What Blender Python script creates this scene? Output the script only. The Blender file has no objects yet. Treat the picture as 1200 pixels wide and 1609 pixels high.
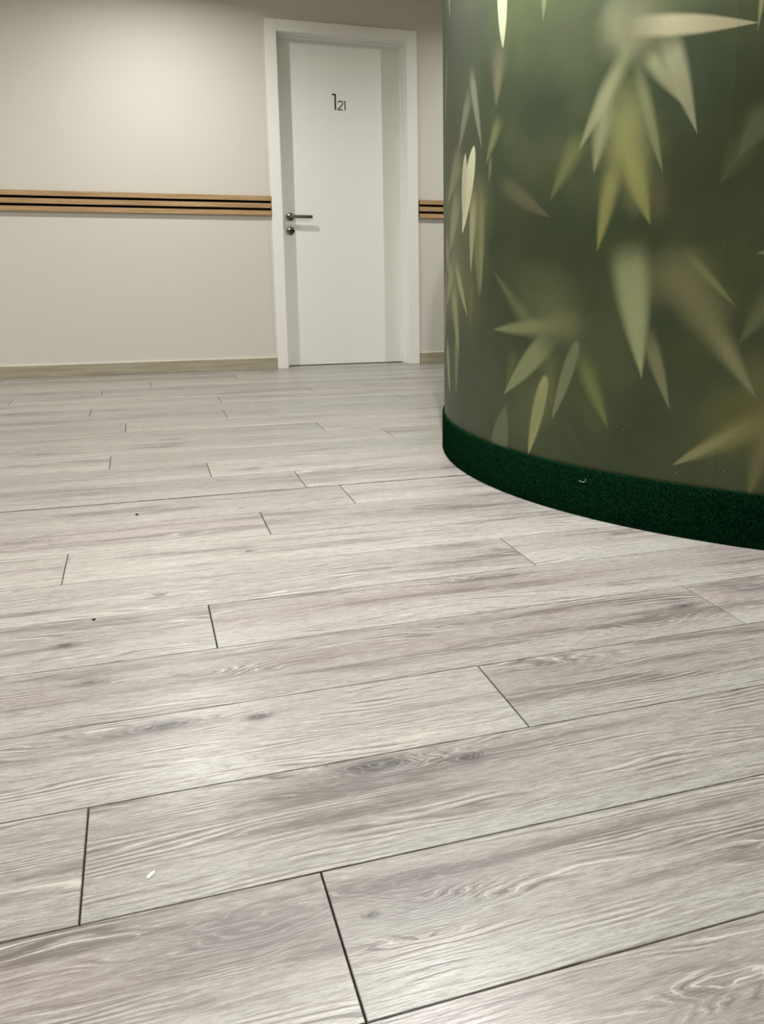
import bpy, bmesh, math, random
from mathutils import Vector
random.seed(7)
PI = math.pi
sc = bpy.context.scene
COL = sc.collection

# ------------------------------------------------------------------ camera
ROOM_X0, ROOM_X1, ROOM_Y0, CEIL = -4.2, 4.4, -7.8, 2.335
cam_d = bpy.data.cameras.new('camera'); cam = bpy.data.objects.new('camera', cam_d); COL.objects.link(cam)
yaw, pitch, roll = 0.34940, -0.19430, 0.0022
FWD = Vector((math.sin(yaw)*math.cos(pitch), math.cos(yaw)*math.cos(pitch), math.sin(pitch)))
RGT = Vector((math.cos(yaw), -math.sin(yaw), 0)); UP = RGT.cross(FWD)
r2 = RGT*math.cos(roll) + UP*math.sin(roll); u2 = -RGT*math.sin(roll) + UP*math.cos(roll)
from mathutils import Matrix
M = Matrix((r2, u2, -FWD)).transposed().to_4x4(); M.translation = Vector((-0.8381, -6.0710, 0.6950))
cam.matrix_world = M
cam_d.sensor_fit = 'HORIZONTAL'; cam_d.sensor_width = 36.0; cam_d.lens = 1452.5/1200*36
cam_d.shift_x = -0.12374; cam_d.shift_y = -0.0918; cam_d.clip_start = 0.02; cam_d.clip_end = 60
sc.camera = cam

# ------------------------------------------------------------------ world, exposure
w = bpy.data.worlds.new('world'); sc.world = w; w.use_nodes = True
w.node_tree.nodes['Background'].inputs[0].default_value = (1.0, 0.97, 0.9, 1)
w.node_tree.nodes['Background'].inputs[1].default_value = 0.3
sc.view_settings.view_transform = 'Standard'; sc.view_settings.look = 'None'
sc.view_settings.exposure = 0.09; sc.view_settings.gamma = 1.0; sc.view_settings.use_curve_mapping = False

# downlights in the ceiling: (x, y, watts, beam in degrees)
DOWNLIGHTS = [(-0.65, -0.9, 21, 165), (1.86, -0.9, 21, 165), (-3.16, -0.9, 24, 165), (-0.062, -3.8, 68, 165), (-2.6, -3.8, 32, 165),  # last lamp of this line: arbitrary spot, added to brighten the left side
              (-0.6, -5.6, 8, 110), (-3.2, -6.4, 20, 120), (2.4, -7.0, 14, 110)]  # unseen lamps at arbitrary spots, added to brighten the foreground floor and room

# ------------------------------------------------------------------ node helpers
class NT:
    def __init__(s, name):
        s.m = bpy.data.materials.new(name); s.m.use_nodes = True
        s.t = s.m.node_tree; s.n = s.t.nodes; s.l = s.t.links
        s.b = s.n['Principled BSDF']
    def new(s, typ, **kw):
        n = s.n.new(typ)
        for k, v in kw.items(): setattr(n, k, v)
        return n
    def put(s, sock, v):
        if v is None: return
        if isinstance(v, bpy.types.NodeSocket): s.l.new(v, sock)
        elif isinstance(v, (tuple, list)) and len(v) == 3 and sock.type == 'RGBA': sock.default_value = (*v, 1)
        else: sock.default_value = v
    def math(s, op, a, b=None, c=None, clamp=False):
        n = s.new('ShaderNodeMath', operation=op, use_clamp=clamp)
        s.put(n.inputs[0], a); s.put(n.inputs[1], b)
        if c is not None: s.put(n.inputs[2], c)
        return n.outputs[0]
    def vmath(s, op, a, b=None):
        n = s.new('ShaderNodeVectorMath', operation=op); s.put(n.inputs[0], a); s.put(n.inputs[1], b)
        return n.outputs['Value'] if op in ('DOT_PRODUCT', 'LENGTH', 'DISTANCE') else n.outputs[0]
    def comb(s, x, y, z=0.0):
        n = s.new('ShaderNodeCombineXYZ'); s.put(n.inputs[0], x); s.put(n.inputs[1], y); s.put(n.inputs[2], z); return n.outputs[0]
    def sep(s, v):
        n = s.new('ShaderNodeSeparateXYZ'); s.put(n.inputs[0], v); return n.outputs
    def noise(s, vec, scale=5, detail=2, rough=0.5, dist=0.0):
        n = s.new('ShaderNodeTexNoise'); s.put(n.inputs['Vector'], vec); n.inputs['Scale'].default_value = scale
        n.inputs['Detail'].default_value = detail; n.inputs['Roughness'].default_value = rough; n.inputs['Distortion'].default_value = dist
        return n.outputs['Fac']
    def mapr(s, v, a, b, c=0.0, d=1.0, smooth=False):
        n = s.new('ShaderNodeMapRange', clamp=True); n.interpolation_type = 'SMOOTHSTEP' if smooth else 'LINEAR'
        s.put(n.inputs[0], v); s.put(n.inputs[1], a); s.put(n.inputs[2], b); s.put(n.inputs[3], c); s.put(n.inputs[4], d)
        return n.outputs[0]
    def mix(s, f, a, b, mode='MIX'):
        n = s.new('ShaderNodeMix', data_type='RGBA', blend_type=mode)
        s.put(n.inputs[0], f); s.put(n.inputs[6], a); s.put(n.inputs[7], b); return n.outputs[2]
    def bump(s, h, strength=0.2, dist=0.001):
        n = s.new('ShaderNodeBump'); n.inputs['Strength'].default_value = strength; n.inputs['Distance'].default_value = dist
        s.put(n.inputs['Height'], h); s.l.new(n.outputs[0], s.b.inputs['Normal'])
    def fin(s, color, rough=0.5, metal=0.0, spec=0.5):
        s.put(s.b.inputs['Base Color'], color); s.put(s.b.inputs['Roughness'], rough)
        s.b.inputs['Metallic'].default_value = metal; s.b.inputs['Specular IOR Level'].default_value = spec
        return s.m
def srgb(r, g, b): return tuple(((v/255+.055)/1.055)**2.4 if v > 10 else v/255/12.92 for v in (r, g, b))
def wpos(t): return t.new('ShaderNodeNewGeometry').outputs['Position']
def opos(t): return t.new('ShaderNodeTexCoord').outputs['Object']

# ------------------------------------------------------------------ materials
def mat_paint(name, col, rough=0.7, bump=0.15, scale=90):
    t = NT(name); p = wpos(t)
    big = t.noise(p, 1.3, 3); fine = t.noise(p, scale, 4, 0.6)
    c = t.mix(t.mapr(big, .3, .7, 0, .05), col, tuple(v*.9 for v in col))
    c = t.mix(t.mapr(fine, .35, .65, 0, .07), c, tuple(v*.85 for v in col))
    t.bump(fine, bump, .0012); return t.fin(c, rough, 0, .3)
def mat_flat(name, col, rough=0.4, metal=0.0, spec=.5):
    t = NT(name); f = t.noise(opos(t), 60, 3)
    return t.fin(t.mix(t.mapr(f, .3, .7, 0, .06), col, tuple(v*.85 for v in col)), rough, metal, spec)

# knots and burls in the floor grain: x, y, half length, half width, ring amount, darkness
KNOTS = [(-.552, -4.909, .020, .0045, 1, .9), (-.565, -4.911, .045, .016, 3, .95), (-.55, -4.925, .12, .035, 6, .25), (-.434, -4.938, .022, .012, 3, .75), (-.703, -4.714, .020, .010, 2.5, .8), (-.835, -4.695, .045, .014, 3, .85), (-.87, -4.70, .12, .02, 3, .4),
         (-.575, -5.195, .075, .042, 6, .30), (-.77, -5.185, .110, .040, 6, .35), (.177, -4.531, .024, .012, 2.5, .65), (-1.0, -4.322, .022, .012, 2.5, .75),
         (-.134, -3.986, .075, .020, 4, .40), (-.33, -5.452, .080, .040, 6, .10), (-.792, -4.536, .10, .026, 5, .08), (-.198, -4.71, .09, .030, 4, .18),
         (-.133, -4.235, .085, .022, 4, .30), (.369, -4.492, .07, .022, 3, .35), (-.64, -5.205, .010, .006, 1, .8), (-.74, -3.93, .05, .015, 3, .3),
         (-.62, -3.86, .012, .008, 2, .7), (.05, -4.60, .11, .03, 5, .12), (-.25, -4.44, .09, .03, 5, .1), (-.95, -4.50, .03, .012, 3, .5), (-1.15, -3.60, .05, .015, 3, .4), (-.55, -3.62, .08, .02, 4, .25),
         (-.85, -3.35, .05, .016, 3, .35), (.0, -2.30, .05, .016, 3, .4), (-.75, -2.20, .06, .016, 3, .35), (-.35, -1.75, .07, .02, 3, .35), (-1.2, -2.45, .06, .018, 3, .4), (-.31, -3.20, .06, .018, 3, .3), (.30, -4.03, .05, .015, 3, .4), (-.52, -2.95, .06, .016, 3, .35), (-.10, -5.26, .09, .02, 3, .25)]
def mat_floor(knots=(), name='grey oak laminate'):
    t = NT(name); p = wpos(t)
    oi = t.new('ShaderNodeObjectInfo'); pc = t.sep(oi.outputs['Color'])   # per plank: offset, near-edge y (scaled), tone
    # object colour carries: R random offset, G tone, B band strength
    x, y, _ = t.sep(p)
    yo = t.sep(opos(t))[1]                                # 0..width across the plank
    v = t.math('DIVIDE', yo, .2294)
    off = t.math('MULTIPLY', pc[0], 37.0)
    xo = t.math('ADD', x, off)
    P1 = t.comb(t.math('MULTIPLY', xo, 1.1), t.math('MULTIPLY', y, 7.0), off)
    n1 = t.noise(P1, 1.0, 3, .55)
    P2 = t.comb(t.math('MULTIPLY', xo, 2.2), t.math('MULTIPLY', y, 22.0), off)
    n2 = t.noise(P2, 1.0, 4, .6)
    # grain height field with burls
    h = t.math('ADD', t.math('MULTIPLY', y, 105.0), t.math('MULTIPLY', n1, 16.0))
    dark = None
    warp = t.noise(t.comb(t.math('MULTIPLY', x, 14), t.math('MULTIPLY', y, 60)), 1.0, 2)
    for (kx, ky, sx, sy, am, dk) in knots:
        m = t.new('ShaderNodeMapping'); m.vector_type = 'TEXTURE'
        m.inputs['Location'].default_value = (kx, ky, 0); m.inputs['Scale'].default_value = (sx, sy, 1e3)
        t.put(m.inputs['Vector'], p)
        d = t.math('ADD', t.vmath('LENGTH', m.outputs[0]), t.math('MULTIPLY_ADD', warp, .9, -.3))
        g = t.math('POWER', 2.718, t.math('MULTIPLY', t.math('MULTIPLY', d, d), -.7))
        h = t.math('MULTIPLY_ADD', g, am, h)
        if dk > 0:
            g2 = t.math('MULTIPLY', g, dk)
            dark = g2 if dark is None else t.math('MAXIMUM', dark, g2)
    w1 = t.math('SINE', t.math('MULTIPLY', h, 2*PI))
    line = t.mapr(w1, .35, 1.0, 0, 1, True)
    lightl = t.mapr(w1, -1.0, -.75, 1, 0, True)
    maskn = t.noise(t.comb(t.math('MULTIPLY', xo, 5), t.math('MULTIPLY', y, 30), off), 1.0, 3)
    mask = t.mapr(maskn, .48, .66, 0, 1)
    if dark is not None: mask = t.math('MAXIMUM', mask, t.math('MULTIPLY', dark, 1.2), clamp=True)
    # fine fibres
    f1 = t.noise(t.comb(t.math('MULTIPLY', xo, 36), t.math('MULTIPLY', y, 400), off), 1.0, 3, .65)
    f2 = t.noise(t.comb(t.math('MULTIPLY', xo, 110), t.math('MULTIPLY', y, 700), off), 1.0, 2, .6)
    f3 = t.noise(t.comb(t.math('MULTIPLY', xo, 5), t.math('MULTIPLY', y, 90), off), 1.0, 3, .6)
    # tone across the plank: a mauve grey heart towards the far side, pale greenish near edge
    vv = t.math('ADD', v, t.math('MULTIPLY_ADD', n1, .9, -.45))
    band = t.math('MULTIPLY', t.mapr(vv, .12, .55, 0, 1, True), t.mapr(vv, .72, 1.15, 1, .35, True))
    band = t.math('MULTIPLY', band, t.math('ADD', .35, pc[2]))
    band = t.math('MULTIPLY', band, t.mapr(n2, .30, .62, .45, 1.25))
    c = t.mix(t.math('MULTIPLY', band, 1, clamp=True), srgb(*FL_LIGHT), srgb(*FL_MID))
    streak = t.math('MULTIPLY', t.mapr(n2, .52, .64, 0, 1, True), t.mapr(band, .2, .8, 0.2, 1))
    c = t.mix(t.math('MULTIPLY', streak, .9), c, srgb(*FL_DARK))
    n3 = t.noise(t.comb(t.math('MULTIPLY', xo, 1.5), t.math('MULTIPLY', y, 48.0), off), 1.0, 4, .6)
    c = t.mix(t.math('MULTIPLY', t.mapr(n3, .55, .68, 0, .75, True), t.mapr(band, .05, .5, .35, 1)), c, srgb(104, 97, 94))
    c = t.mix(t.math('MULTIPLY', t.mapr(f3, .5, .72, 0, 1), .38), c, srgb(*FL_DARK))
    c = t.mix(t.math('MULTIPLY', t.math('MULTIPLY', line, mask), .7), c, srgb(96, 90, 86))
    c = t.mix(t.math('MULTIPLY', t.math('MULTIPLY', lightl, mask), .6), c, srgb(206, 200, 190))
    c = t.mix(t.mapr(f1, .49, .64, 0, .55), c, srgb(112, 105, 100))
    c = t.mix(t.mapr(f1, .48, .34, 0, .42), c, srgb(186, 184, 179))
    c = t.mix(t.mapr(f2, .52, .66, 0, .45), c, srgb(120, 112, 106))
    if dark is not None: c = t.mix(t.math('MULTIPLY', dark, 1.6, clamp=True), c, srgb(84, 80, 80))
    c = t.mix(t.math('MULTIPLY', t.math('MULTIPLY', line, mask), .3), c, srgb(70, 65, 62))
    c = t.mix(t.math('MULTIPLY', t.math('MULTIPLY', lightl, mask), .35), c, srgb(200, 196, 188))
    tone = t.mapr(pc[1], 0, 1, .90, 1.08)
    c = t.vmath('MULTIPLY', c, t.comb(tone, tone, tone))
    hb = t.math('ADD', t.math('MULTIPLY', f1, -1.0), t.math('MULTIPLY', t.math('MULTIPLY', line, mask), -.6))
    t.bump(hb, .35, .0006)
    r = t.mapr(f1, .3, .7, .27, .38)
    return t.fin(c, r, 0, .5)

SHEETW = 2*PI*1.495/14
def mat_mural(R, j):
    """print of sheet j; sheets further round the drum repeat the middle two"""
    lo = .333+SHEETW*(j-1); hi = lo+SHEETW
    t = NT('printed bamboo leaf mural'); o = t.sep(opos(t))
    ang = t.math('ARCTAN2', t.math('MULTIPLY', o[1], -1), t.math('MULTIPLY', o[0], -1))   # 0 on the -x side
    u = t.math('MULTIPLY', ang, R)
    if j in (0, 1):                                       # -.338...1.004: repeats every two sheets
        u = t.math('SUBTRACT', t.math('FLOORED_MODULO', t.math('ADD', u, .338), 2*SHEETW), .338)
    z = o[2]; q = t.comb(u, z)
    n = t.noise(q, 3.2, 3); nb = t.noise(q, 9, 2)
    c = t.mix(t.mapr(n, .35, .65, 0, 1, True), srgb(62, 71, 50), srgb(78, 84, 58))
    def tup(a): return tuple(a)
    wob = t.math('MULTIPLY_ADD', nb, .5, -.25)
    def after(c):                                          # keeps the shader evaluating one motif at a time
        v = t.new('ShaderNodeVectorMath', operation='MULTIPLY_ADD'); t.put(v.inputs[0], c); v.inputs[1].default_value = (1e-7,)*3; t.put(v.inputs[2], q); return v.outputs[0]
    for (cx, cz, rx, rz, a, r_, g_, b_) in BLOBS:
        if cx+rx*1.4 < lo or cx-rx*1.4 > hi: continue
        m = t.new('ShaderNodeMapping'); m.vector_type = 'TEXTURE'
        m.inputs['Location'].default_value = (cx, cz, 0); m.inputs['Scale'].default_value = (max(rx, .02), max(rz, .02), 1); t.put(m.inputs['Vector'], after(c))
        d = t.math('ADD', t.vmath('LENGTH', m.outputs[0]), wob)
        c = t.mix(t.mapr(d, 1.15, .1, 0, a, True), c, (r_, g_, b_))
    for (bx, bz, tx, tz, wd, pk, so, al, fa, r_, g_, b_) in LEAVES:
        if max(bx, tx)+wd*.8 < lo or min(bx, tx)-wd*.8 > hi: continue
        dx, dz = tx-bx, tz-bz; Ln = math.hypot(dx, dz) or .01; dx /= Ln; dz /= Ln
        m = t.new('ShaderNodeMapping'); m.vector_type = 'TEXTURE'
        m.inputs['Location'].default_value = (bx, bz, 0); m.inputs['Rotation'].default_value = (0, 0, math.atan2(dz, dx)); m.inputs['Scale'].default_value = (Ln, 1, 1)
        t.put(m.inputs['Vector'], after(c)); tt, ss, _ = t.sep(m.outputs[0])
        bb = 1.15 if fa > .09 else .9; aa = bb*pk/(1-pk); nor = (pk**aa)*((1-pk)**bb)
        blur = fa > .09                                     # blurred leaves grow out of a haze: no pointed base
        te = t.math('MULTIPLY_ADD', tt, .68, .32) if blur else tt
        tc = t.math('MAXIMUM', te, 0.0); t1 = t.math('MAXIMUM', t.math('SUBTRACT', 1.0, te), 0.0)
        prof = t.math('MULTIPLY', t.math('MULTIPLY', t.math('POWER', tc, aa), t.math('POWER', t1, bb)), wd*.57/nor)
        e = t.math('SUBTRACT', prof, t.math('ABSOLUTE', ss))
        soft = t.math('MULTIPLY_ADD', t1, so*(6.0 if blur else 1.6), so*.5)
        k = t.math('DIVIDE', e, soft)
        f = t.mapr(k, -.35, .65, 0, al, True)
        f = t.math('MULTIPLY', f, t.mapr(tt, -.05 if fa > .09 else -.02, max(fa+.12 if fa > .09 else fa, .03), 0, 1, True))
        f = t.math('MULTIPLY', f, t.mapr(tt, 1.0, .97, 0, 1))
        c = t.mix(f, c, (r_, g_, b_))
    grain = t.noise(q, 260, 2, .7)
    c = t.mix(t.mapr(grain, .4, .6, 0, .34), c, t.vmath('MULTIPLY', c, (.6, .6, .6)))
    # specks of dust low on the sheet
    vor = t.new('ShaderNodeTexVoronoi'); vor.inputs['Scale'].default_value = 28; t.put(vor.inputs['Vector'], q)
    sel = t.math('GREATER_THAN', t.noise(q, 11, 1), .52)
    dust = t.math('MULTIPLY', t.math('MULTIPLY', t.mapr(vor.outputs['Distance'], .055, .03, 0, 1), sel), t.mapr(z, .5, .2, 0, .6))
    c = t.mix(dust, c, srgb(170, 172, 150))
    c = t.vmath('MULTIPLY', c, (MUR*.97, MUR*1.02, MUR*1.03))
    weave = t.noise(q, 500, 2, .6); t.bump(weave, .15, .0004)
    return t.fin(c, t.mapr(n, .3, .7, .5, .58), 0, .18)

def mat_carpet():
    t = NT('green needle felt carpet'); p = wpos(t)
    a = t.noise(p, 420, 3, .8); b = t.noise(p, 130, 2)
    c = t.mix(t.mapr(a, .46, .62, 0, 1), srgb(1, 8, 4), srgb(32, 84, 52))
    c = t.mix(t.mapr(b, .35, .6, .45, 0), c, srgb(2, 16, 9))
    t.bump(a, 1.0, .004); m = t.fin(c, 1.0, 0, 0)
    return m
def mat_oak():
    t = NT('oak veneer slat'); x, y, z = t.sep(wpos(t))
    g = t.noise(t.comb(t.math('MULTIPLY', x, 3), 0, t.math('MULTIPLY', z, 130)), 1, 4, .6)
    g2 = t.noise(t.comb(t.math('MULTIPLY', x, 30), 0, t.math('MULTIPLY', z, 700)), 1, 2)
    c = t.mix(t.mapr(g, .35, .65, 0, 1), srgb(200, 168, 124), srgb(160, 126, 86))
    c = t.mix(t.mapr(g2, .45, .7, 0, .35), c, srgb(120, 90, 60))
    t.bump(g, .15, .0005); return t.fin(c, .5, 0, .35)
def mat_skirting():
    t = NT('grey beige wood baseboard'); x, y, z = t.sep(wpos(t))
    g = t.noise(t.comb(t.math('MULTIPLY', x, 2.5), 0, t.math('MULTIPLY', z, 60)), 1, 4, .6)
    g2 = t.noise(t.comb(t.math('MULTIPLY', x, 20), 0, t.math('MULTIPLY', z, 400)), 1, 2)
    c = t.mix(t.mapr(g, .35, .65, 0, 1), srgb(182, 176, 154), srgb(152, 146, 124))
    c = t.mix(t.mapr(g2, .45, .7, 0, .3), c, srgb(134, 127, 106))
    t.bump(g, .15, .0005); return t.fin(c, .5, 0, .35)
FL_LIGHT, FL_MID, FL_DARK = (166, 165, 159), (150, 143, 139), (108, 101, 98)
MUR = 1.38

# printed artwork on the wrap, metres along the wall of the drum (u) and up (z)
BLOBS = [
(-0.107,1.012,0.252,0.825,0.5,0.0931,0.0999,0.0723),
(-0.026,1.403,0.308,0.214,0.5,0.0685,0.0742,0.0545),
(0.502,1.284,0.235,0.117,0.5,0.0578,0.0648,0.0382),
(0.433,1.096,0.162,0.139,0.7,0.0273,0.0395,0.0252),
(0.44,0.796,0.194,0.188,0.6,0.0369,0.0513,0.0252),
(0.224,0.486,0.205,0.152,0.45,0.0648,0.0762,0.0452),
(-0.074,0.313,0.356,0.225,0.5,0.0612,0.0723,0.0482),
(0.738,1.246,0.128,0.09,0.85,0.2016,0.1912,0.1144),
(0.709,1.301,0.074,0.087,0.5,0.15,0.15,0.0887),
(0.904,1.104,0.095,0.099,0.5,0.0545,0.0723,0.0452),
(0.978,0.87,0.138,0.159,0.5,0.0648,0.0762,0.0343),
(0.7,0.797,0.078,0.079,0.5,0.0513,0.0723,0.0395),
(0.731,0.98,0.124,0.175,0.65,0.1812,0.1812,0.0802),
(0.729,1.011,0.075,0.136,0.75,0.2874,0.2874,0.117),
(0.766,0.887,0.051,0.092,0.65,0.2623,0.2623,0.1022),
(0.821,0.839,0.045,0.079,0.5,0.162,0.15,0.0685),
(0.74,0.741,0.172,0.063,0.4,0.0802,0.0931,0.0319),
(0.877,0.655,0.153,0.085,0.8,0.162,0.1559,0.0723),
(0.962,0.588,0.095,0.076,0.6,0.1559,0.15,0.0648),
(1.019,0.679,0.091,0.074,0.4,0.0685,0.0802,0.0232),
(0.472,0.572,0.154,0.101,0.7,0.1441,0.1559,0.0685),
(0.536,0.519,0.092,0.059,0.6,0.1812,0.1878,0.0887),
(0.43,0.64,0.169,0.07,0.4,0.107,0.1274,0.0545),
(0.423,0.317,0.145,0.147,0.4,0.1221,0.1274,0.0482),
(0.644,0.341,0.108,0.12,0.35,0.0887,0.0976,0.0343),
(0.787,0.272,0.132,0.117,0.6,0.0423,0.0482,0.0273),
(0.816,0.456,0.09,0.097,0.4,0.0648,0.0648,0.0319),
(1.039,0.314,0.124,0.109,0.6,0.1384,0.1274,0.0423),
(1.094,0.411,0.059,0.091,0.45,0.1946,0.1746,0.0685),
(0.936,0.464,0.098,0.094,0.4,0.0844,0.0887,0.0296),
(0.627,0.2,0.135,0.07,0.4,0.0578,0.0648,0.0343),
(0.983,0.181,0.146,0.048,0.4,0.0685,0.0648,0.0319),
(-0.09,0.829,0.282,0.233,0.6,0.1946,0.1946,0.107),
(-0.166,0.629,0.223,0.167,0.65,0.2016,0.2016,0.1119),
(0.044,0.653,0.142,0.235,0.5,0.1384,0.1384,0.0685),
(1.055,1.184,0.071,0.081,0.4,0.0648,0.0844,0.0423),
(0.847,1.286,0.098,0.035,0.5,0.107,0.1221,0.0612)]
LEAVES = [
(0.235,1.575,0.249,1.278,0.0482,0.5,0.0031,1,0.05,0.3971,0.3971,0.2673),
(0.444,1.474,0.435,1.314,0.0284,0.5,0.0103,0.784,0.1,0.1873,0.1945,0.102),
(-0.232,1.58,-0.2,1.453,0.0319,0.5,0.0072,0.45499999999999996,0.2,0.4083,0.4083,0.3285),
(0.033,1.269,0.123,1.017,0.0398,0.5,0.006,0.65,0.15,0.2946,0.2854,0.2173),
(0.044,1.221,-0.095,1.022,0.0512,0.5,0.0077,0.5850000000000001,0.3,0.2946,0.2854,0.2096),
(-0.265,1.374,-0.328,1.14,0.036,0.5,0.0081,0.39,0.2,0.354,0.354,0.2586),
(0.238,1.104,0.145,0.968,0.0434,0.45,0.0098,0.65,0.2,0.2173,0.2252,0.102),
(0.238,1.326,0.208,1.125,0.0744,0.5,0.0201,0.45499999999999996,0.3,0.1945,0.1664,0.1071),
(0.229,1.26,0.216,1.124,0.0371,0.5,0.01,0.45499999999999996,0.3,0.1873,0.1732,0.0922),
(0.207,0.934,0.481,0.806,0.0499,0.55,0.0104,0.5850000000000001,0.3,0.1598,0.1439,0.0786),
(-0.045,1.036,-0.264,0.879,0.0912,0.45,0.0164,0.78,0.2,0.2673,0.2673,0.1598),
(-0.073,0.932,-0.226,0.717,0.0858,0.6,0.014,0.78,0.3,0.2946,0.2946,0.1598),
(0.1,0.966,0.103,0.572,0.0914,0.5,0.0195,0.7150000000000001,0.25,0.2333,0.2333,0.1177),
(0.124,0.927,0.117,0.576,0.0323,0.6,0.0062,0.52,0.3,0.3041,0.3041,0.1598),
(0.065,1.038,-0.045,0.776,0.0667,0.42,0.005,1,0.02,0.6724,0.6574,0.4372),
(-0.013,1.023,-0.039,0.815,0.045,0.42,0.0058,0.9520000000000001,0.02,0.5851,0.5576,0.3971),
(0.061,0.922,0.035,0.649,0.0485,0.5,0.0073,0.9750000000000001,0.25,0.386,0.3752,0.2252),
(0.182,1.004,0.171,0.915,0.0204,0.5,0.0055,0.52,0.3,0.2586,0.2586,0.1319),
(-0.14,0.702,0.012,0.512,0.041,0.5,0.0066,0.78,0.3,0.3645,0.354,0.1873),
(-0.17,0.628,-0.084,0.38,0.0687,0.5,0.0116,0.78,0.2,0.3041,0.2946,0.1533),
(-0.159,0.692,-0.291,0.538,0.0661,0.5,0.0085,0.65,0.2,0.2946,0.2854,0.147),
(-0.301,0.789,-0.228,0.627,0.0709,0.5,0.0128,0.65,0.2,0.2586,0.2586,0.147),
(-0.295,0.426,-0.223,0.223,0.0604,0.5,0.0102,0.7150000000000001,0.2,0.3041,0.3137,0.1802),
(-0.107,0.505,-0.126,0.237,0.0517,0.5,0.0116,0.5850000000000001,0.2,0.2416,0.25,0.1177),
(-0.327,0.647,-0.416,0.346,0.1028,0.5,0.0231,0.65,0.2,0.2586,0.2673,0.1631),
(0.046,0.653,0.029,0.472,0.0502,0.5,0.015,0.52,0.3,0.1873,0.1732,0.0743),
(0.475,0.457,0.198,0.666,0.0537,0.35,0.0195,0.672,0.35,0.202,0.2252,0.1071),
(0.571,0.524,0.196,0.488,0.043,0.55,0.0108,0.8960000000000001,0.35,0.2333,0.2416,0.1177),
(0.336,0.447,0.278,0.319,0.0424,0.5,0.0182,0.5040000000000001,0.2,0.1533,0.1664,0.055),
(0.474,0.502,0.495,0.289,0.0627,0.5,0.0314,0.44800000000000006,0.3,0.1873,0.1945,0.0743),
(0.504,0.5,0.264,0.296,0.0641,0.5,0.0066,1,0.25,0.2252,0.2416,0.1233),
(0.471,0.38,0.395,0.133,0.0448,0.35,0.0079,0.9520000000000001,0.06,0.3137,0.3137,0.147),
(0.472,0.359,0.392,0.154,0.0775,0.45,0.0362,0.44800000000000006,0.2,0.202,0.202,0.0743),
(0.591,0.485,0.496,0.253,0.0383,0.35,0.009,0.784,0.05,0.202,0.2173,0.1177),
(0.584,0.474,0.702,0.252,0.0512,0.5,0.0149,0.7280000000000001,0.3,0.1873,0.202,0.0786),
(0.517,0.292,0.628,0.164,0.0275,0.4,0.016,0.392,0.3,0.102,0.1123,0.0516),
(0.279,0.269,0.198,-0.009,0.0851,0.5,0.0053,0.8400000000000001,0.01,0.1349,0.1439,0.0875),
(0.65,1.34,0.723,1.182,0.0681,0.5,0.0238,0.56,0.3,0.1873,0.1873,0.1123),
(0.751,1.237,0.573,0.968,0.0435,0.6,0.0119,0.784,0.3,0.3041,0.3041,0.1664),
(0.68,1.158,0.629,0.912,0.051,0.6,0.0184,0.7280000000000001,0.35,0.3335,0.3335,0.1873),
(0.596,1.023,0.47,0.849,0.0533,0.45,0.0178,0.7280000000000001,0.2,0.1873,0.1945,0.0743),
(0.706,0.975,0.646,0.713,0.0481,0.55,0.012,0.8960000000000001,0.3,0.2854,0.2854,0.102),
(0.71,1.02,0.806,0.778,0.0521,0.6,0.0139,0.8400000000000001,0.35,0.3137,0.3137,0.1123),
(0.742,1.194,0.834,0.9,0.0301,0.6,0.0084,0.784,0.35,0.2586,0.2673,0.1349),
(0.776,1.19,0.894,1.045,0.0438,0.4,0.0088,0.8400000000000001,0.1,0.3137,0.3137,0.1732),
(0.829,1.225,0.919,0.985,0.0547,0.4,0.0076,0.9520000000000001,0.15,0.3235,0.3137,0.1945),
(0.729,1.251,1.054,1.217,0.0468,0.5,0.0055,1,0.25,0.4083,0.3645,0.2333),
(1.058,1.342,1.047,1.198,0.017,0.4,0.0043,0.784,0.1,0.354,0.354,0.1802),
(1.091,1.046,1.019,0.932,0.06,0.5,0.012,0.6160000000000001,0.2,0.1873,0.1945,0.1123),
(1.046,0.98,0.978,0.87,0.0553,0.45,0.0215,0.5040000000000001,0.2,0.1664,0.1732,0.0922),
(0.839,0.732,1.095,0.369,0.1026,0.35,0.0249,0.784,0.2,0.202,0.1945,0.097),
(0.963,0.558,1.095,0.369,0.0398,0.5,0.0107,0.56,0.35,0.2763,0.2586,0.1409),
(0.74,0.744,0.797,0.394,0.0967,0.42,0.0149,0.9520000000000001,0.12,0.3137,0.3335,0.1732),
(0.751,0.693,0.794,0.414,0.0556,0.5,0.0223,0.44800000000000006,0.25,0.3752,0.3971,0.2096),
(0.798,0.543,0.879,0.322,0.0389,0.5,0.0071,0.8400000000000001,0.3,0.2173,0.2173,0.1177),
(0.887,0.732,1.033,0.587,0.0211,0.6,0.0075,0.672,0.3,0.25,0.2586,0.1233),
(1.17,0.356,0.889,0.182,0.0586,0.5,0.0139,0.7280000000000001,0.3,0.2173,0.2096,0.0829),
(1.114,0.329,0.889,0.182,0.0218,0.75,0.0062,0.56,0.4,0.2946,0.2763,0.1409),
(1.131,0.636,1.044,0.5,0.0447,0.5,0.0149,0.56,0.2,0.1873,0.1945,0.0922),
(1.158,0.43,1.084,0.113,0.0648,0.5,0.0206,0.56,0.2,0.2252,0.1945,0.0875),
(1.146,0.726,1.07,0.71,0.0204,0.5,0.0044,0.56,0.2,0.2586,0.2763,0.1233)]

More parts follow.
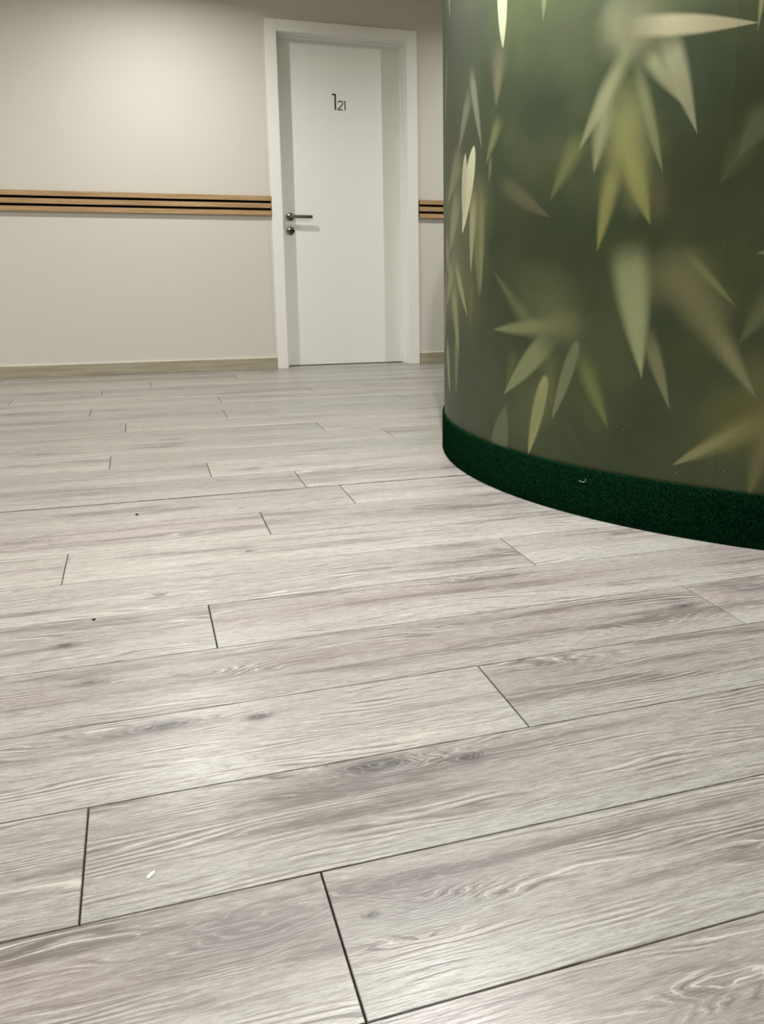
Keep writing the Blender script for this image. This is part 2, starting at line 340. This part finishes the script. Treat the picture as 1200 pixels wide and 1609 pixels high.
LAMPC = (1.0, .985, .955)
RW, RC, CX, CY = 1.495, 1.501, 1.652, -3.245
WALLC, DOORC = srgb(213, 209, 199), srgb(240, 240, 234)
M_wall = mat_paint('warm off-white wall paint', WALLC)
M_ceil = mat_paint('white ceiling paint', srgb(225, 222, 210), .8)
M_door = mat_flat('white door lacquer', DOORC, .42)
M_floor = mat_floor()
FLOOR_MATS = {}
M_sub = mat_flat('dark joint underlay', srgb(52, 47, 42), .9)
M_oak, M_skirt, M_carpet = mat_oak(), mat_skirting(), mat_carpet()
M_mural = {j: mat_mural(RW, j) for j in (-1, 0, 1, 2)}
M_felt = mat_flat('black felt backing', srgb(14, 13, 13), .95, 0, .1)
M_steel = mat_flat('brushed steel', srgb(128, 124, 116), .2, 1.0)
M_core = mat_flat('olive board core', srgb(52, 56, 40), .9)
M_dark = mat_flat('dark keyway', srgb(18, 17, 16), .6)
M_black = mat_flat('black vinyl numeral', srgb(16, 15, 14), .5)
M_caulk = mat_flat('white caulk', srgb(228, 224, 212), .6)
M_chip = mat_flat('white paint chip', srgb(218, 214, 208), .6)
M_top = mat_flat('white laminate top', srgb(225, 222, 212), .45)

# ------------------------------------------------------------------ mesh helpers
def link(name, me, mat, parent=None):
    o = bpy.data.objects.new(name, me); COL.objects.link(o)
    if mat: me.materials.append(mat)
    if parent: o.parent = parent
    return o
def from_bm(name, bm, mat, parent=None, smooth=False):
    me = bpy.data.meshes.new(name); bmesh.ops.recalc_face_normals(bm, faces=bm.faces[:]); bm.to_mesh(me); bm.free()
    if smooth:
        for f in me.polygons: f.use_smooth = True
        me.set_sharp_from_angle(angle=math.radians(35))
    return link(name, me, mat, parent)
def bx(bm, x0, x1, y0, y1, z0, z1, bev=0.0):
    vs = [bm.verts.new(p) for p in ((x0,y0,z0),(x1,y0,z0),(x1,y1,z0),(x0,y1,z0),(x0,y0,z1),(x1,y0,z1),(x1,y1,z1),(x0,y1,z1))]
    fs = [bm.faces.new([vs[i] for i in f]) for f in ((0,3,2,1),(4,5,6,7),(0,1,5,4),(1,2,6,5),(2,3,7,6),(3,0,4,7))]
    if bev: bmesh.ops.bevel(bm, geom=list({e for f in fs for e in f.edges}), offset=bev, segments=2, affect='EDGES', profile=.6)
def box(name, mat, parent, x0, x1, y0, y1, z0, z1, bev=0.0):
    bm = bmesh.new(); bx(bm, x0, x1, y0, y1, z0, z1, bev); return from_bm(name, bm, mat, parent)
def lathe(bm, prof, n=48, axis='Z', c=(0, 0, 0), a0=0.0, a1=2*PI):
    full = abs(a1-a0-2*PI) < 1e-6; rings = []
    for i in range(n if full else n+1):
        a = a0+(a1-a0)*i/n; r_ = []
        for (r, z) in prof:
            if axis == 'Z': p = (c[0]+r*math.cos(a), c[1]+r*math.sin(a), c[2]+z)
            elif axis == 'Y': p = (c[0]+r*math.cos(a), c[1]+z, c[2]+r*math.sin(a))
            else: p = (c[0]+z, c[1]+r*math.cos(a), c[2]+r*math.sin(a))
            r_.append(bm.verts.new(p))
        rings.append(r_)
    m = len(rings)
    for i in range(m if full else m-1):
        A, B = rings[i], rings[(i+1) % m]
        for j in range(len(prof)-1): bm.faces.new((A[j], B[j], B[j+1], A[j+1]))
    return rings
def tube(bm, pts, r, n=16, cap=True):
    rings = []; pts = [Vector(p) for p in pts]
    for i, p in enumerate(pts):
        d = (pts[min(i+1, len(pts)-1)]-pts[max(i-1, 0)]).normalized()
        a = Vector((0, 0, 1)) if abs(d.z) < .9 else Vector((1, 0, 0)); e = d.cross(a).normalized(); f = d.cross(e)
        rings.append([bm.verts.new(p+(e*math.cos(2*PI*k/n)+f*math.sin(2*PI*k/n))*r) for k in range(n)])
    for A, B in zip(rings, rings[1:]):
        for k in range(n): bm.faces.new((A[k], A[(k+1) % n], B[(k+1) % n], B[k]))
    if cap: bm.faces.new(rings[0][::-1]); bm.faces.new(rings[-1])
def empty(name, loc, parent=None):
    o = bpy.data.objects.new(name, None); COL.objects.link(o); o.location = loc; o.empty_display_size = .1
    if parent: o.parent = parent
    return o
def tag(o, label=None, cat=None, group=None, kind=None):
    for k, v in (('label', label), ('category', cat), ('group', group), ('kind', kind)):
        if v: o[k] = v
    return o
def struct(o): o['kind'] = 'structure'; return o

# ------------------------------------------------------------------ room shell (door opening x .076 .. .882, z < 2.061)
DX0, DX1, DZ = 0.064, 0.884, 2.063
bm = bmesh.new()
bx(bm, ROOM_X0, DX0-.012, 0, .2, 0, CEIL); bx(bm, DX1+.012, ROOM_X1, 0, .2, 0, CEIL); bx(bm, DX0-.012, DX1+.012, 0, .2, DZ+.012, CEIL); bx(bm, DX0-.012, DX1+.012, .19, .2, 0, DZ+.012)  # last box: unseen panel behind the leaf, added to block light leaking under it
struct(from_bm('wall_back', bm, M_wall))
struct(box('wall_left', M_wall, None, ROOM_X0-.15, ROOM_X0, ROOM_Y0, .2, 0, CEIL))
struct(box('wall_right', M_wall, None, ROOM_X1, ROOM_X1+.15, ROOM_Y0, .2, 0, CEIL))
struct(box('wall_front', M_wall, None, ROOM_X0-.15, ROOM_X1+.15, ROOM_Y0-.15, ROOM_Y0, 0, CEIL))
struct(box('ceiling', M_ceil, None, ROOM_X0-.15, ROOM_X1+.15, ROOM_Y0-.15, .2, CEIL, CEIL+.12))

# ------------------------------------------------------------------ floor of separate planks
floor_o = box('floor', M_sub, None, ROOM_X0-.15, ROOM_X1+.15, ROOM_Y0-.15, .35, -.06, -.009); struct(floor_o)
PW, Y0 = 0.2294, -5.3434
rows = [Y0+PW*k for k in range(-11, 10)] + [-5.3434+PW*(k+.11+.0165*(k-10)) for k in range(10, 23)] + [-.004]
rows[20] += .004                                            # the opened seam
known = {1: -1.0, 0: -.939}
JX = {0: -.680, 1: -.938, 2: -.319, 3: .2385, 4: -.7395, 5: -.006, 6: -1.031, 7: -.5505, 8: -.2765, 9: -.378, 10: -.6445, 11: -.960, 12: .095,
      13: -.137, 14: -.914, 15: -.489, 16: -1.070, 17: -.474, 18: .0255, 19: -1.040, 20: -.793, 21: -.303, 22: -1.596}
LEN = 1.478
ROT = 0.0073
cache = {}
def plank_mesh(L, W, mat=None):
    mat = mat or M_floor; key = (round(L, 4), round(W, 4), mat.name)
    if key in cache: return cache[key]
    g, b = .0011, .0008
    bm = bmesh.new()
    o = [(g, g), (L-g, g), (L-g, W-g), (g, W-g)]; i_ = [(g+b, g+b*.7), (L-g-b, g+b*.7), (L-g-b, W-g-b*.7), (g+b, W-g-b*.7)]
    A = [bm.verts.new((x, y, -.009)) for x, y in o]; B = [bm.verts.new((x, y, -.0009)) for x, y in o]; C = [bm.verts.new((x, y, 0)) for x, y in i_]
    for P, Q in ((A, B), (B, C)):
        for k in range(4): bm.faces.new((P[k], P[(k+1) % 4], Q[(k+1) % 4], Q[k]))
    bm.faces.new(C)
    me = bpy.data.meshes.new('plank'); bmesh.ops.recalc_face_normals(bm, faces=bm.faces[:]); bm.to_mesh(me); bm.free()
    me.materials.append(mat); cache[key] = me; return me
rr = random.Random(21)
for ri in range(len(rows)-1):
    k = ri-11; ya, yb = rows[ri], rows[ri+1]
    if k == 9: ya += .009                                  # gap of the long open seam
    j = JX.get(k, rr.uniform(-1.4, 0))
    xs = [j+LEN*m for m in range(-4, 5)]
    xs = [ROOM_X0+.004] + [x for x in xs if ROOM_X0+.1 < x < ROOM_X1-.1] + [ROOM_X1-.004]
    for xa, xb in zip(xs, xs[1:]):
        kn = [q for q in KNOTS if xa < q[0] < xb and ya < q[1] < yb]
        pm = mat_floor(kn, 'grey oak laminate with burls') if kn else M_floor
        o = bpy.data.objects.new('plank', plank_mesh(xb-xa, yb-ya, pm)); COL.objects.link(o); o.parent = floor_o
        xm = 0
        o.location = (xa, ya, 0)
        o.color = (rr.random(), rr.random(), rr.random()*.75, 1)

# ------------------------------------------------------------------ baseboards
def baseboard(name, x0, x1):
    o = box(name, M_skirt, None, x0, x1, -.011, 0, 0.0005, .0715, .0012); struct(o)
    box('caulk_line', M_caulk, o, x0, x1, -.0085, 0, .0712, .0742, .001)
baseboard('baseboard_left', ROOM_X0, -.0045); baseboard('baseboard_right', .9625, ROOM_X1)

# ------------------------------------------------------------------ slatted oak wall rails
def rail(x0, x1, label):
    t = empty('wall_rail', ((x0+x1)/2, 0, .967)); cx = (x0+x1)/2
    box('backing_panel', M_felt, t, x0-cx, x1-cx, -.008, 0, 0, .1175)
    for k in range(3):
        z = k*.0443; box('slat', M_oak, t, x0-cx, x1-cx, -.021, -.008, z, z+.029, .0008)
    return tag(t, label, 'wall rail', 'slatted wall rails')
rail(ROOM_X0+.001, -.006, 'long three-slat oak wall rail with black gaps, left of the white door')
rail(.964, ROOM_X1-.001, 'short visible three-slat oak wall rail between white door and green column')

# ------------------------------------------------------------------ door
door = struct(empty('door_1', (.477, 0, 0))); ox = -.477
def dbox(name, mat, x0, x1, y0, y1, z0, z1, bev=.0, parent=None): return box(name, mat, parent or door, x0+ox, x1+ox, y0, y1, z0, z1, bev)
OX0, OX1, OZ = -.0025, .9545, 2.13
LY = .11                                                     # face of the leaf
dbox('casing', M_door, OX0, DX0, -.014, 0, 0, OZ, .0015)
dbox('casing', M_door, DX1, OX1, -.014, 0, 0, OZ, .0015)
dbox('casing', M_door, DX0+.0006, DX1-.0006, -.0135, 0, DZ, OZ, .0012)
def jamb_prof(side):
    # steps seen from the room: (offset into the opening, y)
    return [(0, .0002), (-.010, .0002), (-.010, LY+.045), (.015, LY+.045), (.017, LY-.0006), (.017, .068), (.014, .064), (.002, .062), (.002, .054), (.005, .050), (.005, .012), (.0035, .009), (-.001, .008), (-.001, .003), (0, .002)]
def extr(name, prof, fn, t0, t1):
    bm = bmesh.new(); A = [bm.verts.new(fn(p, t0)) for p in prof]; B = [bm.verts.new(fn(p, t1)) for p in prof]; n = len(prof)
    for k in range(n): bm.faces.new((A[k], A[(k+1) % n], B[(k+1) % n], B[k]))
    bm.faces.new(A[::-1]); bm.faces.new(B); return from_bm(name, bm, M_door, door)
extr('jamb', jamb_prof(0), lambda p, z: (DX0+p[0]+ox, p[1], z), 0, DZ+.01)
extr('jamb', jamb_prof(0), lambda p, z: (DX1-p[0]+ox, p[1], z), 0, DZ+.01)
extr('jamb', [(a-.0003, b) for a, b in jamb_prof(0)], lambda p, x: (x+ox, p[1], DZ-p[0]), DX0+.001, DX1-.001)
leaf = dbox('door_leaf', M_door, DX0+.0158, DX1-.0158, LY, LY+.04, .005, DZ-.0158, .001)
# lever handle on a round rose
hx, hz = .1275+ox, .966
bm = bmesh.new()
lathe(bm, [(0, -.0095), (.0215, -.0095), (.0245, -.008), (.0255, -.005), (.0255, 0)], 40, 'Y', (hx, LY, hz))
from_bm('handle_rose', bm, M_steel, leaf, True)
bm = bmesh.new()
pts = [(hx, LY-.006, hz), (hx, LY-.032, hz)] + [(hx+.018*math.sin(a), LY-.034-.018*(1-math.cos(a))*0-.018*math.sin(a)*.0-.018*(1-math.cos(PI/2-a))*0, hz) for a in ()]
for i in range(0, 7):
    a = PI/2*i/6; pts.append((hx+.016*(1-math.cos(a)), LY-.034-.016*math.sin(a), hz))
pts.append((hx+.137, LY-.050, hz))
tube(bm, pts, .0108, 20); from_bm('lever', bm, M_steel, leaf, True)
cz = .876; cx_ = .1285+ox
bm = bmesh.new(); lathe(bm, [(0, -.0085), (.0215, -.0085), (.0245, -.007), (.0255, -.004), (.0255, 0)], 40, 'Y', (cx_, LY, cz))
from_bm('lock_rose', bm, M_steel, leaf, True)
bm = bmesh.new(); tube(bm, [(cx_, LY-.008, cz+.004), (cx_, LY-.0115, cz+.004)], .0085, 20); bx(bm, cx_-.005, cx_+.005, LY-.0112, LY-.008, cz-.017, cz)
from_bm('lock_cylinder', bm, M_steel, leaf, True)
bm = bmesh.new(); bx(bm, cx_-.001, cx_+.001, LY-.0122, LY-.0112, cz-.002, cz+.010); from_bm('keyway', bm, M_dark, leaf)
# cut lines of the cylinder rose, an X of grooves standing as dark strips
bm = bmesh.new()
for s in (-1, 1):
    d = Vector((math.cos(PI/4*s), 0, math.sin(PI/4*s))); n_ = Vector((-d.z, 0, d.x))*.0012
    for q0, q1 in ((.011, .0205), (-.0205, -.011)):
        a, b = Vector((cx_, LY-.0086, cz))+d*q0, Vector((cx_, LY-.0086, cz))+d*q1
        vs = [bm.verts.new(v) for v in (a-n_, b-n_, b+n_, a+n_)]; bm.faces.new(vs)
r_ = bmesh.ops.extrude_face_region(bm, geom=bm.faces[:]); bmesh.ops.translate(bm, vec=(0, -.0006, 0), verts=[v for v in r_['geom'] if isinstance(v, bmesh.types.BMVert)])
from_bm('rose_marking', bm, M_chip, leaf)
# room number: stroke ribbons standing .8 mm proud
def ribbon(name, pts, wd):
    bm = bmesh.new(); n = len(pts); L_, R_ = [], []
    for i, (x, z) in enumerate(pts):
        if i == 0: d = Vector((pts[1][0]-x, pts[1][1]-z))
        elif i == n-1: d = Vector((x-pts[i-1][0], z-pts[i-1][1]))
        else:
            d = Vector((pts[i+1][0]-x, pts[i+1][1]-z)).normalized()+Vector((x-pts[i-1][0], z-pts[i-1][1])).normalized()
        d.normalize(); k = 1.0
        if 0 < i < n-1:
            e = Vector((x-pts[i-1][0], z-pts[i-1][1])).normalized(); k = 1/max(.45, d.dot(e))
        nx, nz = -d.y*wd/2*k, d.x*wd/2*k
        L_.append((x+nx, z+nz)); R_.append((x-nx, z-nz))
    for y in (LY-.0008, LY):
        pass
    F = [[bm.verts.new((x+ox, y, z)) for x, z in S] for y in (LY-.0008, LY+.0002) for S in (L_, R_)]
    for i in range(n-1):
        bm.faces.new((F[0][i], F[0][i+1], F[1][i+1], F[1][i])); bm.faces.new((F[2][i], F[3][i], F[3][i+1], F[2][i+1]))
        bm.faces.new((F[0][i], F[2][i], F[2][i+1], F[0][i+1])); bm.faces.new((F[1][i], F[1][i+1], F[3][i+1], F[3][i]))
    bm.faces.new((F[0][0], F[1][0], F[3][0], F[2][0])); bm.faces.new((F[0][-1], F[2][-1], F[3][-1], F[1][-1]))
    return from_bm(name, bm, M_black, leaf)
ribbon('numeral_one', [(.4235, 1.7335), (.4435, 1.7335), (.4435, 1.6395)], .0100)
two = [(.4617, 1.6815)]
for i in range(0, 13):
    a = math.radians(168-i*17.3); two.append((.4757+.0145*math.cos(a), 1.6815+.0145*math.sin(a)))
two += [(.4600, 1.6425), (.4905, 1.6425)]
ribbon('numeral_two', two[1:], .0064)
ribbon('numeral_one', [(.4965, 1.6935), (.5065, 1.6935), (.5065, 1.6400)], .0062)
# floor plank carried on into the doorway, under the leaf
tp = bpy.data.objects.new('plank', plank_mesh(DX1-DX0+.018, .186)); COL.objects.link(tp); tp.parent = floor_o
tp.location = (DX0-.009, -.003, 0); tp.color = (.37, .4, .4, 1)

# ------------------------------------------------------------------ round column with printed wrap and carpet skirt
HT = 1.75
col = tag(empty('round_column', (CX, CY, 0)), 'huge round column wrapped in green bamboo leaf print above a dark green carpet skirt', 'column')
NS = 14; du = 2*PI/NS; u0 = .333/RW
for k in range(NS):
    a0 = PI+u0+du*k+.0001; a1 = PI+u0+du*(k+1)-.0001
    bm = bmesh.new(); lathe(bm, [(RW-.002, .10), (RW-.0004, .1002), (RW, .1008), (RW, HT), (RW-.002, HT)], 20, 'Z', (0, 0, 0), a0, a1)
    j = k+1 if k < 2 else (-1 if k == 12 else 0 if k == 13 else k % 2)
    from_bm('mural_sheet', bm, M_mural[j], col, True)
bm = bmesh.new(); lathe(bm, [(RW-.03, .0), (RW-.0021, .0), (RW-.0021, HT), (RW-.03, HT)], 160); from_bm('core', bm, M_core, col, True)
bm = bmesh.new(); lathe(bm, [(0, HT), (RW+.0005, HT), (RW+.003, HT+.002), (RW+.003, HT+.020), (RW, HT+.022), (0, HT+.022)], 160); from_bm('top_panel', bm, M_top, col, True)
bm = bmesh.new(); lathe(bm, [(RW-.0022, .001), (RC-.001, .001), (RC+.001, .004), (RC, .05), (RC+.0004, .10), (RC+.001, .132), (RC+.0006, .1365), (RC-.0025, .1385), (RW+.0003, .1375), (RW+.0003, .13)], 240)
sk = from_bm('carpet_skirt', bm, M_carpet, col, True)
# short pile standing on the felt
rp = random.Random(5); vs, fs = [], []
for i in range(42000):
    a = PI-.35+rp.random()*1.75; z = .003+rp.random()*.134
    r = RC; h = rp.uniform(.0010, .0026); w_ = rp.uniform(.0003, .0007)
    ca, sa = math.cos(a), math.sin(a); tz = rp.uniform(-.002, .0015); ta = rp.uniform(-.0015, .0015)
    p = Vector((r*ca, r*sa, z)); tip = Vector(((r+h)*ca-sa*ta, (r+h)*sa+ca*ta, max(.0015, z+tz))); s = Vector((-sa, ca, rp.uniform(-1, 1))).normalized()*w_
    b = len(vs); vs += [p-s, p+s, tip]; fs.append((b, b+1, b+2))
me = bpy.data.meshes.new('carpet_pile'); me.from_pydata([tuple(v) for v in vs], [], fs); me.update()
tag(link('carpet_pile', me, M_carpet, col), kind='stuff')

# ------------------------------------------------------------------ small debris
def fleck(name, loc, rz, pts, label, cat, h=.0012):
    bm = bmesh.new(); A = [bm.verts.new((x, y, 0)) for x, y in pts]; B = [bm.verts.new((x*.9, y*.9, h)) for x, y in pts]; n = len(pts)
    for k in range(n): bm.faces.new((A[k], A[(k+1) % n], B[(k+1) % n], B[k]))
    bm.faces.new(A[::-1]); bm.faces.new(B); o = from_bm(name, bm, M_chip if cat == 'debris' else M_dark, None)
    o.location = loc; o.rotation_euler = (0, 0, rz); return tag(o, label, cat)
fleck('paint_fleck', (-.865, -5.054, .0001), .95, [(-.0085, -.001), (-.004, -.0028), (.004, -.003), (.009, 0), (.003, .0026), (-.005, .0022)], 'tiny white paint fleck lying on the grey plank floor near the bottom left', 'debris')
o = fleck('grit_speck', (-.875, -3.425, .0001), .3, [(-.004, -.004), (.003, -.005), (.005, .003), (-.002, .005)], 'small dark speck of grit on the floor beyond the long open seam', 'grit', .003)
o['label'] = 'small dark speck of grit on the floor just in front of the long open seam'
fleck('grit_speck', (-.957, -4.205, .0001), .9, [(-.003, -.0025), (.003, -.003), (.003, .002), (-.002, .003)], 'tiny dark speck of grit on a plank joint at the left of the floor', 'grit', .002)
# lint thread caught on the skirt
def onskirt(u, z, e=.0015):
    a = PI+u/RW; return (CX+(RC+e)*math.cos(a), CY+(RC+e)*math.sin(a), z)
bm = bmesh.new(); tube(bm, [onskirt(.612, .1005), onskirt(.622, .0985), onskirt(.630, .0995), onskirt(.6345, .103), onskirt(.635, .110)], .0005, 6)
tag(from_bm('lint_thread', bm, M_chip, None, True), 'short white lint thread caught on the green carpet skirt', 'lint')

# ------------------------------------------------------------------ ceiling downlights
for i, (x, y, wt, beam) in enumerate(DOWNLIGHTS):
    t = empty('ceiling_downlight', (x, y, CEIL))
    bm = bmesh.new(); lathe(bm, [(.044, -.001), (.044, -.006), (.058, -.006), (.060, -.004), (.060, 0)], 32); from_bm('trim_ring', bm, M_top, t, True)
    bm = bmesh.new(); lathe(bm, [(0, -.002), (.0438, -.002), (.0438, -.0008), (0, -.0008)], 32)
    tm = bpy.data.materials.get('lit diffuser')
    if not tm:
        q = NT('lit diffuser'); tm = q.fin((.9, .9, .85), .6); q.b.inputs['Emission Color'].default_value = (1, .93, .8, 1); q.b.inputs['Emission Strength'].default_value = 4
    from_bm('diffuser', bm, tm, t, True)
    tag(t, 'round recessed ceiling downlight in the white ceiling', 'ceiling light', 'round ceiling downlights')
    ld = bpy.data.lights.new('downlight_lamp', 'AREA'); ld.shape = 'DISK'; ld.size = .03 if beam > 160 else .08; ld.energy = wt; ld.color = LAMPC; ld.spread = math.radians(beam)
    lo = bpy.data.objects.new('downlight_lamp', ld); COL.objects.link(lo); lo.location = (x, y, CEIL-.008)
